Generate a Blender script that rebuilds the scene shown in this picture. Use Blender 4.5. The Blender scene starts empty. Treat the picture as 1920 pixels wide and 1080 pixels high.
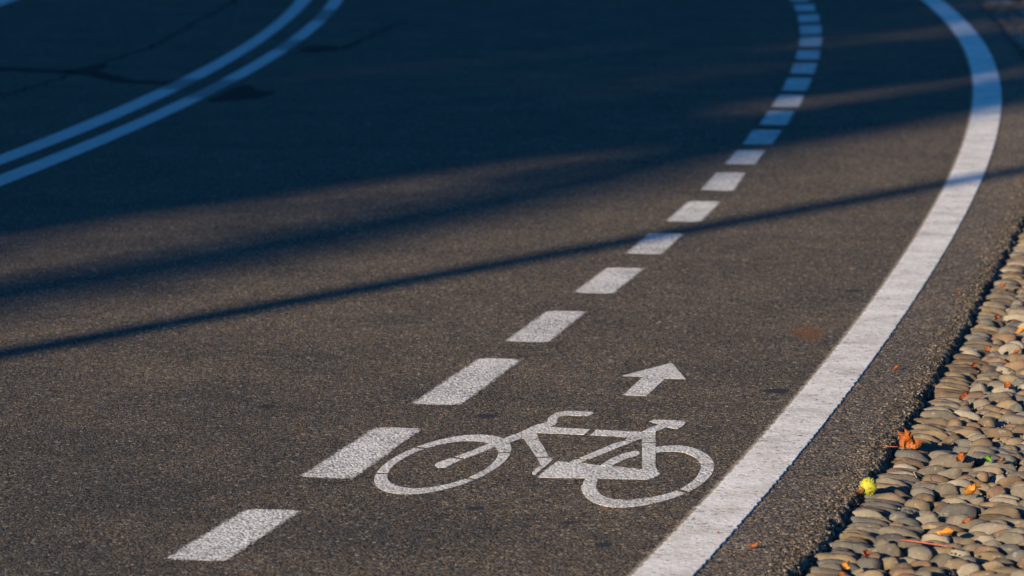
import bpy, bmesh, math, random
import numpy as np
from mathutils import Vector, Matrix, noise as mnoise, kdtree

random.seed(7)
rng = np.random.default_rng(11)
scene = bpy.context.scene
COL = scene.collection

# ------------------------------------------------------------------ camera
CAM_H, F_PX, HORIZON = 1.78, 7200.0, -500.0
PITCH = math.atan((540.0 - HORIZON) / F_PX)
cam_data = bpy.data.cameras.new("camera")
cam = bpy.data.objects.new("camera", cam_data)
COL.objects.link(cam)
cam.location = (0, 0, CAM_H)
cam.rotation_euler = (math.pi / 2 - PITCH, 0, 0)
cam_data.sensor_width = 36.0
cam_data.lens = F_PX * 36.0 / 1920.0
cam_data.clip_end = 4000
scene.camera = cam
cam_data.dof.use_dof = True
cam_data.dof.focus_distance = 9.75
cam_data.dof.aperture_fstop = 5.5
cam_data.dof.aperture_blades = 9

# ------------------------------------------------------------------ light
SUN_EL = math.radians(16.0)
D = np.array([0.6026, 0.7980])          # horizontal direction in which shadows fall
N = np.array([-0.7980, 0.6026])         # its normal, towards the far left
world = bpy.data.worlds.new("World")
scene.world = world
world.use_nodes = True
wn, wl = world.node_tree.nodes, world.node_tree.links
wn.clear()
sky = wn.new("ShaderNodeTexSky")
sky.sky_type = 'NISHITA'
sky.sun_disc = False
sky.sun_elevation = SUN_EL
sky.sun_rotation = math.atan2(-D[0], -D[1])
sky.altitude = 200
sky.ozone_density = 3.0
sky.dust_density = 0.6
tint = wn.new("ShaderNodeMix")
tint.data_type = 'RGBA'
tint.blend_type = 'MULTIPLY'
tint.inputs[0].default_value = 1.0
tint.inputs[7].default_value = (0.15, 0.54, 0.90, 1)     # deep clear autumn sky
bg = wn.new("ShaderNodeBackground")
bg.inputs[1].default_value = 0.080
wo = wn.new("ShaderNodeOutputWorld")
wl.new(sky.outputs[0], tint.inputs[6])
wl.new(tint.outputs[2], bg.inputs[0])
wl.new(bg.outputs[0], wo.inputs[0])

sun_data = bpy.data.lights.new("sun", 'SUN')
sun_data.energy = 5.0
sun_data.angle = math.radians(0.53)
sun_data.color = (1.0, 0.80, 0.54)
sun = bpy.data.objects.new("sun", sun_data)
COL.objects.link(sun)
sun.location = (-12, -16, 8)
ldir = Vector((D[0] * math.cos(SUN_EL), D[1] * math.cos(SUN_EL), -math.sin(SUN_EL)))
sun.rotation_euler = ldir.to_track_quat('-Z', 'Y').to_euler()

vs = scene.view_settings
scene.display_settings.display_device = 'sRGB'
vs.view_transform = 'Standard'
vs.look = 'None'
vs.exposure = 1.06
vs.gamma = 1.0
scene.cycles.use_denoising = True
scene.cycles.max_bounces = 5
scene.cycles.transparent_max_bounces = 8
scene.render.filter_size = 1.25


# ------------------------------------------------------------------ helpers
CP, SP = math.cos(PITCH), math.sin(PITCH)


def at(px, py, z=0.0):
    """Ground point (height z) that stands at this place of the photograph."""
    u, v = (px - 960.0) / F_PX, (540.0 - py) / F_PX
    dx, dy, dz = u, CP + v * SP, -SP + v * CP
    k = (z - CAM_H) / dz
    return Vector((dx * k, dy * k, z))


def px_of(p):
    x, y, z = p[0], p[1], p[2] - CAM_H
    depth = y * CP - z * SP
    up = y * SP + z * CP
    return 960 + F_PX * x / depth, 540 - F_PX * up / depth


def st(s, t, z=0.0):
    return Vector((s * N[0] + t * D[0], s * N[1] + t * D[1], z))


def tag(o, label=None, cat=None, group=None, kind=None):
    if label: o["label"] = label
    if cat: o["category"] = cat
    if group: o["group"] = group
    if kind: o["kind"] = kind
    return o


def link(o, parent=None):
    COL.objects.link(o)
    if parent is not None:
        o.parent = parent
    return o


def empty(name, loc):
    o = bpy.data.objects.new(name, None)
    o.location = loc
    o.empty_display_size = 0.1
    return link(o)


def mesh_obj(name, verts, faces, mat, origin=(0, 0, 0), parent=None, smooth=False):
    """A mesh from world-space vertices; with a parent, the origin is the parent's place."""
    org = Vector(parent.location) if parent is not None else Vector(origin)
    me = bpy.data.meshes.new(name)
    me.from_pydata([tuple(Vector(v) - org) for v in verts], [], faces)
    me.update()
    if smooth:
        me.polygons.foreach_set("use_smooth", [True] * len(me.polygons))
    me.materials.append(mat)
    o = bpy.data.objects.new(name, me)
    if parent is None:
        o.location = org
    return link(o, parent)


def np_mesh(name, V, Fq, mat, smooth=False):
    """Fast mesh from numpy arrays (all faces with the same corner count)."""
    V = np.asarray(V, dtype=np.float32)
    Fq = np.asarray(Fq, dtype=np.int32)
    k = Fq.shape[1]
    me = bpy.data.meshes.new(name)
    me.vertices.add(len(V))
    me.vertices.foreach_set("co", V.ravel())
    me.loops.add(Fq.size)
    me.loops.foreach_set("vertex_index", Fq.ravel())
    me.polygons.add(len(Fq))
    me.polygons.foreach_set("loop_start", np.arange(len(Fq), dtype=np.int32) * k)
    me.polygons.foreach_set("loop_total", np.full(len(Fq), k, dtype=np.int32))
    me.update(calc_edges=True)
    if smooth:
        me.polygons.foreach_set("use_smooth", np.ones(len(Fq), dtype=bool))
    if mat is not None:
        me.materials.append(mat)
    return me


def set_attr(o, name, vals):
    a = o.data.attributes.new(name, 'FLOAT', 'POINT')
    a.data.foreach_set("value", np.asarray(vals, dtype=np.float32))


# ------------------------------------------------------------------ materials
class NT:
    def __init__(self, name):
        self.m = bpy.data.materials.new(name)
        self.m.use_nodes = True
        self.t = self.m.node_tree
        self.b = self.t.nodes["Principled BSDF"]
        self.out = self.t.nodes["Material Output"]

    def n(self, kind, **kw):
        nd = self.t.nodes.new("ShaderNode" + kind)
        for k, v in kw.items():
            setattr(nd, k, v)
        return nd

    def l(self, a, b):
        self.t.links.new(a, b)

    def coord(self, what="Object"):
        return self.n("TexCoord").outputs[what]

    def geo_pos(self):
        return self.n("NewGeometry").outputs["Position"]

    def noise(self, vec, scale, detail=3, rough=0.55):
        nd = self.n("TexNoise")
        nd.inputs["Scale"].default_value = scale
        nd.inputs["Detail"].default_value = detail
        nd.inputs["Roughness"].default_value = rough
        self.l(vec, nd.inputs["Vector"])
        return nd.outputs["Fac"]

    def voronoi(self, vec, scale, feature='F1', rand=1.0):
        nd = self.n("TexVoronoi", feature=feature)
        nd.inputs["Scale"].default_value = scale
        nd.inputs["Randomness"].default_value = rand
        self.l(vec, nd.inputs["Vector"])
        return nd

    def ramp(self, fac, stops, interp='LINEAR'):
        nd = self.n("ValToRGB")
        cr = nd.color_ramp
        cr.interpolation = interp
        while len(cr.elements) < len(stops):
            cr.elements.new(0.5)
        for e, (p, c) in zip(cr.elements, stops):
            e.position = p
            e.color = (c, c, c, 1) if isinstance(c, (int, float)) else (*c, 1)
        self.l(fac, nd.inputs[0])
        return nd.outputs[0]

    def math(self, op, a, b=None, c=None, clamp=False):
        nd = self.n("Math", operation=op, use_clamp=clamp)
        for i, x in enumerate((a, b, c)):
            if x is None:
                continue
            if isinstance(x, (int, float)):
                nd.inputs[i].default_value = x
            else:
                self.l(x, nd.inputs[i])
        return nd.outputs[0]

    def mix(self, fac, a, b, blend='MIX'):
        nd = self.n("Mix", data_type='RGBA', blend_type=blend)
        for i, x in ((0, fac), (6, a), (7, b)):
            if isinstance(x, (int, float)):
                nd.inputs[i].default_value = x if i == 0 else (x, x, x, 1)
            elif isinstance(x, tuple):
                nd.inputs[i].default_value = (*x, 1)
            else:
                self.l(x, nd.inputs[i])
        return nd.outputs[2]

    def sep(self, col, i):
        nd = self.n("SeparateColor")
        self.l(col, nd.inputs[0])
        return nd.outputs[i]

    def attr(self, name):
        nd = self.n("Attribute", attribute_name=name)
        return nd.outputs["Fac"]

    def bump(self, h, strength, dist, prev=None):
        nd = self.n("Bump")
        nd.inputs["Strength"].default_value = strength
        nd.inputs["Distance"].default_value = dist
        self.l(h, nd.inputs["Height"])
        if prev is not None:
            self.l(prev, nd.inputs["Normal"])
        return nd.outputs[0]

    def finish(self, color, rough=0.8, normal=None, spec=0.3, alpha=None):
        if isinstance(color, tuple):
            self.b.inputs["Base Color"].default_value = (*color, 1)
        else:
            self.l(color, self.b.inputs["Base Color"])
        if isinstance(rough, (int, float)):
            self.b.inputs["Roughness"].default_value = rough
        else:
            self.l(rough, self.b.inputs["Roughness"])
        self.b.inputs["Specular IOR Level"].default_value = spec
        if normal is not None:
            self.l(normal, self.b.inputs["Normal"])
        if alpha is not None:
            self.l(alpha, self.b.inputs["Alpha"])
        return self.m


def asphalt_colour(m, p, scale=200.0):
    v = m.voronoi(p, scale)
    r = m.sep(v.outputs["Color"], 0)
    grain = m.ramp(r, [(0.0, (0.016, 0.015, 0.014)), (0.22, (0.040, 0.036, 0.032)), (0.5, (0.070, 0.062, 0.054)),
                       (0.70, (0.108, 0.095, 0.080)), (0.84, (0.160, 0.130, 0.098)), (0.90, (0.092, 0.096, 0.104)),
                       (0.96, (0.150, 0.139, 0.122)), (1.0, (0.27, 0.245, 0.21))])
    fine = m.noise(p, 420.0, 2, 0.7)
    grain = m.mix(0.55, grain, m.ramp(fine, [(0.3, 0.55), (0.5, 0.95), (0.72, 1.35)]), 'MULTIPLY')
    blot = m.ramp(m.noise(p, 2.3, 5, 0.6), [(0.3, (0.82, 0.84, 0.88)), (0.7, (1.34, 1.27, 1.18))])
    grain = m.mix(1.0, grain, blot, 'MULTIPLY')
    grain = m.mix(1.0, grain, m.ramp(m.noise(p, 13.0, 4, 0.6), [(0.3, 0.86), (0.7, 1.14)]), 'MULTIPLY')
    pits = m.ramp(m.noise(p, 88.0, 2, 0.7), [(0.375, 0.02), (0.42, 1.0)])
    grain = m.mix(0.95, grain, pits, 'MULTIPLY')
    hue = m.ramp(m.noise(p, 26.0, 4, 0.7), [(0.34, (0.86, 0.97, 1.20)), (0.5, (1.0, 1.0, 1.0)), (0.66, (1.16, 1.0, 0.82))])
    grain = m.mix(0.9, grain, hue, 'MULTIPLY')
    vb = m.voronoi(p, 75.0)
    pick = m.math('MULTIPLY', m.math('GREATER_THAN', m.sep(vb.outputs["Color"], 2), 0.955), m.math('LESS_THAN', vb.outputs["Distance"], 0.36))
    grain = m.mix(m.math('MULTIPLY', pick, 0.8), grain, (0.30, 0.265, 0.215))
    return grain, v


def rim_material():
    m = NT("coarse_rim_asphalt")
    p = m.geo_pos()
    col, v = asphalt_colour(m, p, 170.0)
    col = m.mix(1.0, col, (1.52, 1.43, 1.32), 'MULTIPLY')
    nrm = m.bump(v.outputs["Distance"], 0.35, -0.9)
    nrm = m.bump(m.noise(p, 240.0, 3, 0.7), 0.35, 0.005, nrm)
    return m.finish(col, 0.92, nrm, 0.10)


def asphalt_material():
    m = NT("asphalt")
    p = m.geo_pos()
    col, v = asphalt_colour(m, p)
    col = m.mix(1.0, col, (1.20, 1.145, 1.06), 'MULTIPLY')
    # a broad darker, bluer field of the surfacing, left of the bicycle
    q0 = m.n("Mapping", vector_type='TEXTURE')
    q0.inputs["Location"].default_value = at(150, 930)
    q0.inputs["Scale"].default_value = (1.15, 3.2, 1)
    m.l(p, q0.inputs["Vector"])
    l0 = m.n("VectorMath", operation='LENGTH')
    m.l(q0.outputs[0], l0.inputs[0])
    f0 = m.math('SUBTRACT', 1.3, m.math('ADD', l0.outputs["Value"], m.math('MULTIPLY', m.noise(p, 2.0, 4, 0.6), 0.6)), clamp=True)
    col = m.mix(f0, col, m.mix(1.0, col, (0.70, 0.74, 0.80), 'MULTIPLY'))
    nrm = m.bump(v.outputs["Distance"], 0.42, -0.9)
    nrm = m.bump(m.noise(p, 260.0, 3, 0.7), 0.40, 0.005, nrm)
    nrm = m.bump(m.noise(p, 60.0, 2, 0.6), 0.22, 0.012, nrm)
    # round tar and gum spots trodden into the lane
    spots = [(1455, 733, .036), (892, 953, .022), (1131, 1021, .022), (1068, 980, .018), (912, 780, .03), (500, 762, .025), (1600, 545, .03), (1310, 410, .02)]
    mask = None
    for (sx, sy, r) in spots:
        c = at(sx, sy)
        nd = m.n("VectorMath", operation='DISTANCE')
        m.l(p, nd.inputs[0])
        nd.inputs[1].default_value = c
        d = m.math('ADD', nd.outputs["Value"], m.math('MULTIPLY', m.noise(p, 45.0, 2), 0.024))
        k = m.math('LESS_THAN', d, r + 0.012)
        mask = k if mask is None else m.math('MAXIMUM', mask, k)
    col = m.mix(mask, col, (0.030, 0.032, 0.036))
    # rust-brown smear left by rotten leaves
    for (sx, sy, rx, ry, c) in [(1515, 625, .055, .16, (0.17, 0.066, 0.022)), (1650, 655, .07, .18, (0.12, 0.075, 0.045))]:
        q = m.n("Mapping", vector_type='TEXTURE')
        q.inputs["Location"].default_value = at(sx, sy)
        q.inputs["Scale"].default_value = (rx, ry, 1)
        m.l(p, q.inputs["Vector"])
        ln = m.n("VectorMath", operation='LENGTH')
        m.l(q.outputs[0], ln.inputs[0])
        f = m.math('SUBTRACT', 1.55, m.math('ADD', ln.outputs["Value"], m.math('MULTIPLY', m.noise(p, 30.0, 4, 0.7), 0.9)), clamp=True)
        col = m.mix(m.math('MULTIPLY', f, 0.8, clamp=True), col, c)
    return m.finish(col, 0.92, nrm, 0.10)


def paint_material(name, base, pit, wear_lo=0.40, fringe=0.010, rough_bump=0.24, stain=0.0, fringe_col=None):
    """Road paint: follows the grain of the asphalt, open in the pits, frayed where attribute «edge» nears 0."""
    m = NT(name)
    p = m.geo_pos()
    v = m.voronoi(p, 135.0)
    n1 = m.noise(p, 92.0, 3, 0.75)
    n2 = m.noise(p, 5.0, 4, 0.6)
    open_ = m.ramp(m.math('ADD', n1, m.math('MULTIPLY', m.math('SUBTRACT', n2, 0.5), 0.25)), [(wear_lo - 0.05, 1.0), (wear_lo + 0.06, 0.0)])
    r = m.sep(v.outputs["Color"], 1)
    body = m.ramp(r, [(0.0, tuple(c * 0.72 for c in base)), (0.35, tuple(c * 0.92 for c in base)), (0.8, base), (1.0, tuple(min(0.9, c * 1.12) for c in base))])
    body = m.mix(1.0, body, m.ramp(m.noise(p, 9.0, 5, 0.65), [(0.3, (0.84, 0.83, 0.81)), (0.62, (1.0, 1.0, 1.0))]), 'MULTIPLY')
    if stain:
        q = m.n("Mapping")
        q.inputs["Scale"].default_value = (2.0, 14.0, 1.0)
        m.l(p, q.inputs["Vector"])
        body = m.mix(stain, body, m.ramp(m.noise(q.outputs[0], 1.6, 5, 0.7), [(0.32, (0.45, 0.42, 0.39)), (0.5, (1, 1, 1))]), 'MULTIPLY')
    col = m.mix(m.math('MULTIPLY', open_, pit), body, (0.10, 0.088, 0.078))
    wear = m.attr("wear")
    col = m.mix(wear, col, (0.055, 0.053, 0.05))
    e = m.attr("edge")
    if fringe_col is not None:
        col = m.mix(m.math('LESS_THAN', m.math('ADD', e, m.math('MULTIPLY', m.math('SUBTRACT', n1, 0.5), 0.02)), fringe * 1.6), col, fringe_col)
    nrm = m.bump(v.outputs["Distance"], rough_bump, -0.7)
    nrm = m.bump(m.noise(p, 230.0, 3, 0.7), rough_bump, 0.005, nrm)
    frac = m.math('DIVIDE', e, fringe)
    alpha = m.math('GREATER_THAN', m.math('ADD', frac, m.math('MULTIPLY', m.math('SUBTRACT', m.noise(p, 190.0, 3, 0.8), 0.5), 2.2)), 0.5)
    return m.finish(col, 0.8, nrm, 0.2, alpha)


def thick_paint_material():
    m = NT("thick_white_line_paint")
    p = m.geo_pos()
    base = (0.755, 0.73, 0.685)
    v = m.voronoi(p, 60.0)
    body = m.mix(1.0, base, m.ramp(m.noise(p, 7.0, 5, 0.65), [(0.34, (0.74, 0.71, 0.67)), (0.60, (1.0, 1.0, 1.0))]), 'MULTIPLY')
    q = m.n("Mapping")
    q.inputs["Scale"].default_value = (2.2, 3.4, 1.0)
    m.l(p, q.inputs["Vector"])
    body = m.mix(0.75, body, m.ramp(m.noise(q.outputs[0], 0.9, 6, 0.75), [(0.30, (0.58, 0.55, 0.51)), (0.50, (1, 1, 1))]), 'MULTIPLY')
    holes = m.ramp(m.math('ADD', m.noise(p, 64.0, 3, 0.75), m.math('MULTIPLY', m.math('SUBTRACT', m.noise(p, 4.0, 3), 0.5), 0.14)), [(0.355, 0.85), (0.405, 0.0)])
    chips = m.ramp(m.math('ADD', m.noise(p, 21.0, 5, 0.8), m.math('MULTIPLY', m.math('SUBTRACT', m.noise(p, 1.7, 3), 0.5), 0.25)), [(0.335, 0.85), (0.385, 0.0)])
    col = m.mix(chips, m.mix(holes, body, (0.085, 0.075, 0.066)), (0.16, 0.14, 0.12))
    e = m.attr("edge")
    n1 = m.noise(p, 150.0, 3, 0.8)
    col = m.mix(m.math('LESS_THAN', m.math('ADD', e, m.math('MULTIPLY', m.math('SUBTRACT', n1, 0.5), 0.022)), 0.020), col, (0.30, 0.25, 0.185))
    alpha = m.math('GREATER_THAN', m.math('ADD', m.math('DIVIDE', e, 0.022), m.math('MULTIPLY', m.math('SUBTRACT', m.noise(p, 170.0, 3, 0.8), 0.5), 2.6)), 0.55)
    nrm = m.bump(m.noise(p, 55.0, 4, 0.65), 0.42, 0.008)
    nrm = m.bump(m.noise(p, 240.0, 3, 0.7), 0.3, 0.003, nrm)
    return m.finish(col, 0.7, nrm, 0.3, alpha)


def stone_material(per_island):
    m = NT("cobble_stone_mass" if per_island else "cobble_stone")
    if per_island:
        src = m.ramp(m.n("NewGeometry").outputs["Random Per Island"],
                     [(i / len(STONE_COLS), c) for i, (_, c) in enumerate(STONE_COLS)], 'CONSTANT')
    else:
        src = m.n("ObjectInfo").outputs["Color"]
    p = m.geo_pos()
    g = m.ramp(m.noise(p, 24.0, 5, 0.65), [(0.3, (0.66, 0.66, 0.67)), (0.52, (1.0, 1.0, 1.0)), (0.72, (1.25, 1.2, 1.12))])
    col = m.mix(1.0, src, g, 'MULTIPLY')
    veins = m.ramp(m.noise(p, 60.0, 4, 0.7), [(0.60, 0.0), (0.68, 1.0)])
    col = m.mix(m.math('MULTIPLY', veins, 0.35), col, (0.34, 0.30, 0.25))
    rust = m.ramp(m.noise(p, 11.0, 4, 0.6), [(0.58, 0.0), (0.70, 1.0)])
    col = m.mix(m.math('MULTIPLY', rust, 0.45), col, (0.21, 0.135, 0.08))
    nrm = m.bump(m.noise(p, 85.0, 5, 0.7), 0.5, 0.006)
    nrm = m.bump(m.noise(p, 420.0, 3, 0.7), 0.35, 0.002, nrm)
    return m.finish(col, 0.72, nrm, 0.3)


def soil_material():
    m = NT("soil_between_stones")
    p = m.geo_pos()
    col = m.ramp(m.noise(p, 70.0, 6, 0.75), [(0.3, (0.022, 0.017, 0.013)), (0.5, (0.07, 0.052, 0.036)), (0.68, (0.17, 0.125, 0.08))])
    nrm = m.bump(m.noise(p, 180.0, 5, 0.8), 0.9, 0.012)
    return m.finish(col, 0.95, nrm, 0.1)


def leaf_material(name, stops, spots=(0.09, 0.035, 0.012)):
    m = NT(name)
    p = m.coord("Object")
    col = m.ramp(m.noise(p, 55.0, 5, 0.65), stops)
    f = m.ramp(m.noise(p, 130.0, 4, 0.7), [(0.58, 0.0), (0.66, 1.0)])
    col = m.mix(m.math('MULTIPLY', f, 0.7), col, spots)
    nrm = m.bump(m.noise(p, 160.0, 4, 0.7), 0.5, 0.004)
    m.finish(col, 0.55, nrm, 0.35)
    tr = m.n("BsdfTranslucent")
    m.l(col, tr.inputs[0])
    mx = m.n("MixShader")
    mx.inputs[0].default_value = 0.28
    m.l(m.b.outputs[0], mx.inputs[1])
    m.l(tr.outputs[0], mx.inputs[2])
    m.l(mx.outputs[0], m.out.inputs[0])
    return m.m


def plain(name, col, rough=0.7, scale=20.0, var=0.25, bump=0.2, spec=0.3):
    m = NT(name)
    p = m.coord("Object")
    c = m.mix(1.0, col, m.ramp(m.noise(p, scale, 4, 0.6), [(0.3, 1 - var), (0.7, 1 + var)]), 'MULTIPLY')
    nrm = m.bump(m.noise(p, scale * 3, 3, 0.6), bump, 0.02)
    return m.finish(c, rough, nrm, spec)


STONE_COLS = [("grey", (0.127, 0.110, 0.089)), ("tan", (0.163, 0.126, 0.083)), ("brown", (0.114, 0.082, 0.055)),
              ("blue-grey", (0.100, 0.096, 0.090)), ("pale grey", (0.211, 0.186, 0.150)), ("reddish brown", (0.144, 0.095, 0.063))]
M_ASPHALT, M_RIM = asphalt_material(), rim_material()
M_DASH = paint_material("lane_dash_paint", (0.71, 0.695, 0.665), 0.9, 0.45, 0.022)
M_STENCIL = paint_material("stencil_paint", (0.68, 0.665, 0.635), 0.85, 0.44, 0.0015)
M_CENTRE = paint_material("centre_line_paint", (0.56, 0.56, 0.55), 0.6, 0.40, 0.012)
M_GHOST = paint_material("worn_trace_paint", (0.30, 0.28, 0.26), 1.0, 0.52, 0.03)
M_THICK = thick_paint_material()
M_STONE, M_STONES = stone_material(False), stone_material(True)
M_SOIL = soil_material()
M_TAR = plain("bitumen", (0.027, 0.025, 0.024), 0.95, 40.0, spec=0.04)

# ------------------------------------------------------------------ curves on the ground
def smooth_edge(pts, deg, ext=(0, 0)):
    """x as a smooth function of y on the ground, through points measured in the photograph, running on straight beyond them."""
    g = np.array([at(*p)[:2] for p in pts])
    y0, y1 = g[:, 1].min(), g[:, 1].max()
    c, h = (y0 + y1) / 2, (y1 - y0) / 2
    k = np.polyfit((g[:, 1] - c) / h, g[:, 0], deg)
    dk = np.polyder(k)

    def f(y):
        y = np.asarray(y, dtype=float)
        yc = np.clip(y, y0, y1)
        q = (yc - c) / h
        return np.polyval(k, q) + (y - yc) * np.polyval(dk, q) / h
    f.range = (y0, y1)
    return f


EDGE_PTS = [(1490, 1055), (1555, 970), (1605, 910), (1655, 845), (1720, 740), (1736, 705), (1785, 630), (1802, 587), (1840, 555), (1865, 487), (1891, 438),
            (1920, 387), (1918, 113), (1900, 88), (1881, 63), (1856, 31), (1822, 0)]
edge_x = smooth_edge(EDGE_PTS, 6)


def edge_frame(y):
    """Point on the asphalt's edge, and the unit normal pointing to the cobbles."""
    y = np.asarray(y, dtype=float)
    x = edge_x(y)
    s = (edge_x(y + 0.01) - edge_x(y - 0.01)) / 0.02
    ln = np.sqrt(1 + s * s)
    return x, 1 / ln, -s / ln


def edge_pt(u, y):
    x, nx, ny = edge_frame(y)
    return x + u * nx, y + u * ny


# ------------------------------------------------------------------ ground and road
gs = 400.0
g = mesh_obj("ground", [(-gs, -gs, -0.05), (gs, -gs, -0.05), (gs, gs, -0.05), (-gs, gs, -0.05)], [(0, 1, 2, 3)], M_SOIL)
tag(g, kind="structure")

ys = np.concatenate([np.linspace(-30, 5, 15), np.linspace(5.5, 42, 147)])
STRIP_IN = 0.20
bx, by = edge_pt(-STRIP_IN, ys)
V, Fc = [], []
for i in range(len(ys)):
    V += [(-16.0, by[i], 0.0), (bx[i], by[i], 0.0)]
    if i:
        a = 2 * (i - 1)
        Fc.append((a, a + 1, a + 3, a + 2))
road = mesh_obj("road", V, Fc, M_ASPHALT)
tag(road, kind="structure")

# the ragged, crumbling rim of the asphalt: a fine height field
def cell_noise(P, freq):
    return np.array([mnoise.voronoi(Vector((a * freq, b * freq, c * freq)), distance_metric='DISTANCE')[0][0] for a, b, c in P])


yv = np.concatenate([np.arange(3.0, 6.6, 0.05), np.arange(6.6, 12.5, 0.0055), np.arange(12.5, 16.5, 0.009), np.arange(16.5, 42.0, 0.05)])
uu = np.concatenate([np.linspace(-STRIP_IN, -0.075, 22), np.linspace(-0.0705, 0.036, 27)])
U, Y = np.meshgrid(uu, yv)
rag = np.array([0.018 * mnoise.noise(Vector((0, y * 4.0, 3))) + 0.018 * mnoise.noise(Vector((4, y * 17.0, 1))) + 0.007 * mnoise.noise(Vector((9, y * 60.0, 1))) for y in yv])
Dd = U - rag[:, None] - 0.011
X2, Y2 = edge_pt(U, Y)
Pn = np.stack([X2.ravel(), Y2.ravel(), np.zeros(X2.size)], 1)
cell = np.minimum(1, cell_noise(Pn, 105.0)).reshape(U.shape)
cell2 = np.minimum(1, cell_noise(Pn + 3.3, 48.0)).reshape(U.shape)
amp = np.clip((U + 0.14) / 0.13, 0, 1) ** 2.2
grain_h = (0.45 - cell) * 0.0062 + (0.45 - cell2) * 0.0045
Z = amp * grain_h - 0.003 * np.clip((U + 0.05) / 0.05, 0, 1) ** 2
fall = np.clip(Dd, 0, None)
Z = Z - fall * 1.9 + np.clip(fall / 0.008, 0, 1) * (0.5 - cell2) * 0.026
Z = np.clip(Z, -0.052, None)
Z[:, 0] = 0.0
Z[:, -1] = -0.055
nu = len(uu)
idx = np.arange(U.size).reshape(U.shape)
quads = np.stack([idx[:-1, :-1], idx[:-1, 1:], idx[1:, 1:], idx[1:, :-1]], -1).reshape(-1, 4)
me = np_mesh("road_edge", np.stack([X2.ravel(), Y2.ravel(), Z.ravel()], 1), quads, M_RIM, smooth=False)
road_edge = link(bpy.data.objects.new("road_edge", me))
tag(road_edge, kind="structure")

# loose chippings broken from the rim
def icos(sub):
    b = bmesh.new()
    bmesh.ops.create_icosphere(b, subdivisions=sub, radius=1.0)
    v = np.array([x.co[:] for x in b.verts])
    f = np.array([[x.index for x in fc.verts] for fc in b.faces])
    b.free()
    return v, f


def rot_z(a):
    c, s = math.cos(a), math.sin(a)
    return np.array([[c, -s, 0], [s, c, 0], [0, 0, 1]])


iv1, if1 = icos(1)
chipV, chipF = [], []
off = 0
nchip = 5600
ychip = rng.uniform(6.7, 16.0, nchip)
uchip = np.where(rng.random(nchip) < .55, -np.abs(rng.normal(0, 0.035, nchip)) + 0.014, rng.normal(0.022, 0.012, nchip))
iy = np.clip(np.searchsorted(yv, ychip), 0, len(yv) - 1)
iu = np.clip(np.searchsorted(uu, uchip), 0, nu - 1)
cx, cy = edge_pt(uchip, ychip)
for i in range(nchip):
    r = rng.uniform(0.0017, 0.0038)
    v = iv1[:, :] * (1 + rng.uniform(-0.28, 0.28, (len(iv1), 1)))
    v = v * (r * np.array([rng.uniform(.8, 1.4), rng.uniform(.8, 1.3), rng.uniform(.55, .9)]))
    v = v @ rot_z(rng.uniform(0, 6.28)).T + np.array([cx[i], cy[i], Z[iy[i], iu[i]] + r * 0.35])
    chipV.append(v)
    chipF.append(if1 + off)
    off += len(v)


def chip_material():
    m = NT("asphalt_chippings")
    c = m.ramp(m.n("NewGeometry").outputs["Random Per Island"], [(0.0, (0.02, 0.019, 0.02)), (0.4, (0.05, 0.045, 0.040)), (0.75, (0.10, 0.083, 0.066)), (1.0, (0.22, 0.19, 0.15))])
    return m.finish(c, 0.85, m.bump(m.noise(m.geo_pos(), 400, 2), 0.4, 0.003), 0.2)


me = np_mesh("asphalt_crumbs", np.concatenate(chipV), np.concatenate(chipF), chip_material())
tag(link(bpy.data.objects.new("asphalt_crumbs", me)), kind="stuff", label="loose asphalt chippings along the crumbling road edge")

# ------------------------------------------------------------------ painted dashes of the cycle lane
DASHES = [
    [(312, 1049), (421, 1054), (564, 958.6), (463, 956)], [(563, 895), (660, 899.5), (790, 805), (705, 802.5)],
    [(772, 758.6), (862, 761), (976.7, 675.3), (900, 672.5)], [(947, 641), (1026, 643), (1099, 585.5), (1027.5, 583.6)],
    [(1076, 549.4), (1148, 552), (1206.7, 504), (1138.6, 502.8)], [(1175, 476), (1240, 478), (1281, 439), (1217, 438.5)],
    [(1249.5, 415.7), (1313, 417), (1351, 378.8), (1291.6, 378.4)], [(1315, 357), (1374.7, 358.4), (1397.5, 324.7), (1343.4, 324.2)],
    [(1360, 308), (1415, 309), (1434.8, 282.4), (1382, 282.2)], [(1392.7, 270.8), (1446.9, 271.8), (1465, 244.8), (1412, 244.3)],
    [(1423.9, 234.3), (1475, 235.5), (1490, 208.8), (1441.5, 208.3)], [(1446.7, 201), (1497.3, 201.8), (1507.7, 179), (1461, 178.2)],
    [(1466, 170), (1511.5, 171), (1522.4, 147), (1477, 146.6)], [(1481.7, 138.3), (1525.8, 139.3), (1532.3, 119.3), (1488.7, 118.8)],
    [(1492, 111.5), (1535, 112.3), (1537.5, 94.9), (1495.5, 95.2)], [(1498.6, 87.7), (1539.6, 87.7), (1540.9, 69.5), (1499.9, 70)],
    [(1500.6, 64.9), (1539.6, 64), (1540, 47.5), (1499, 48.5)], [(1498, 42.3), (1536.2, 41.5), (1534.9, 27.2), (1496, 28.5)],
    [(1492.9, 21.3), (1529, 20.8), (1525.8, 8.6), (1488.2, 9.6)], [(1484, 2.6), (1518, 2.6), (1508.5, -9.5), (1475, -8.5)]]
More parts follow.
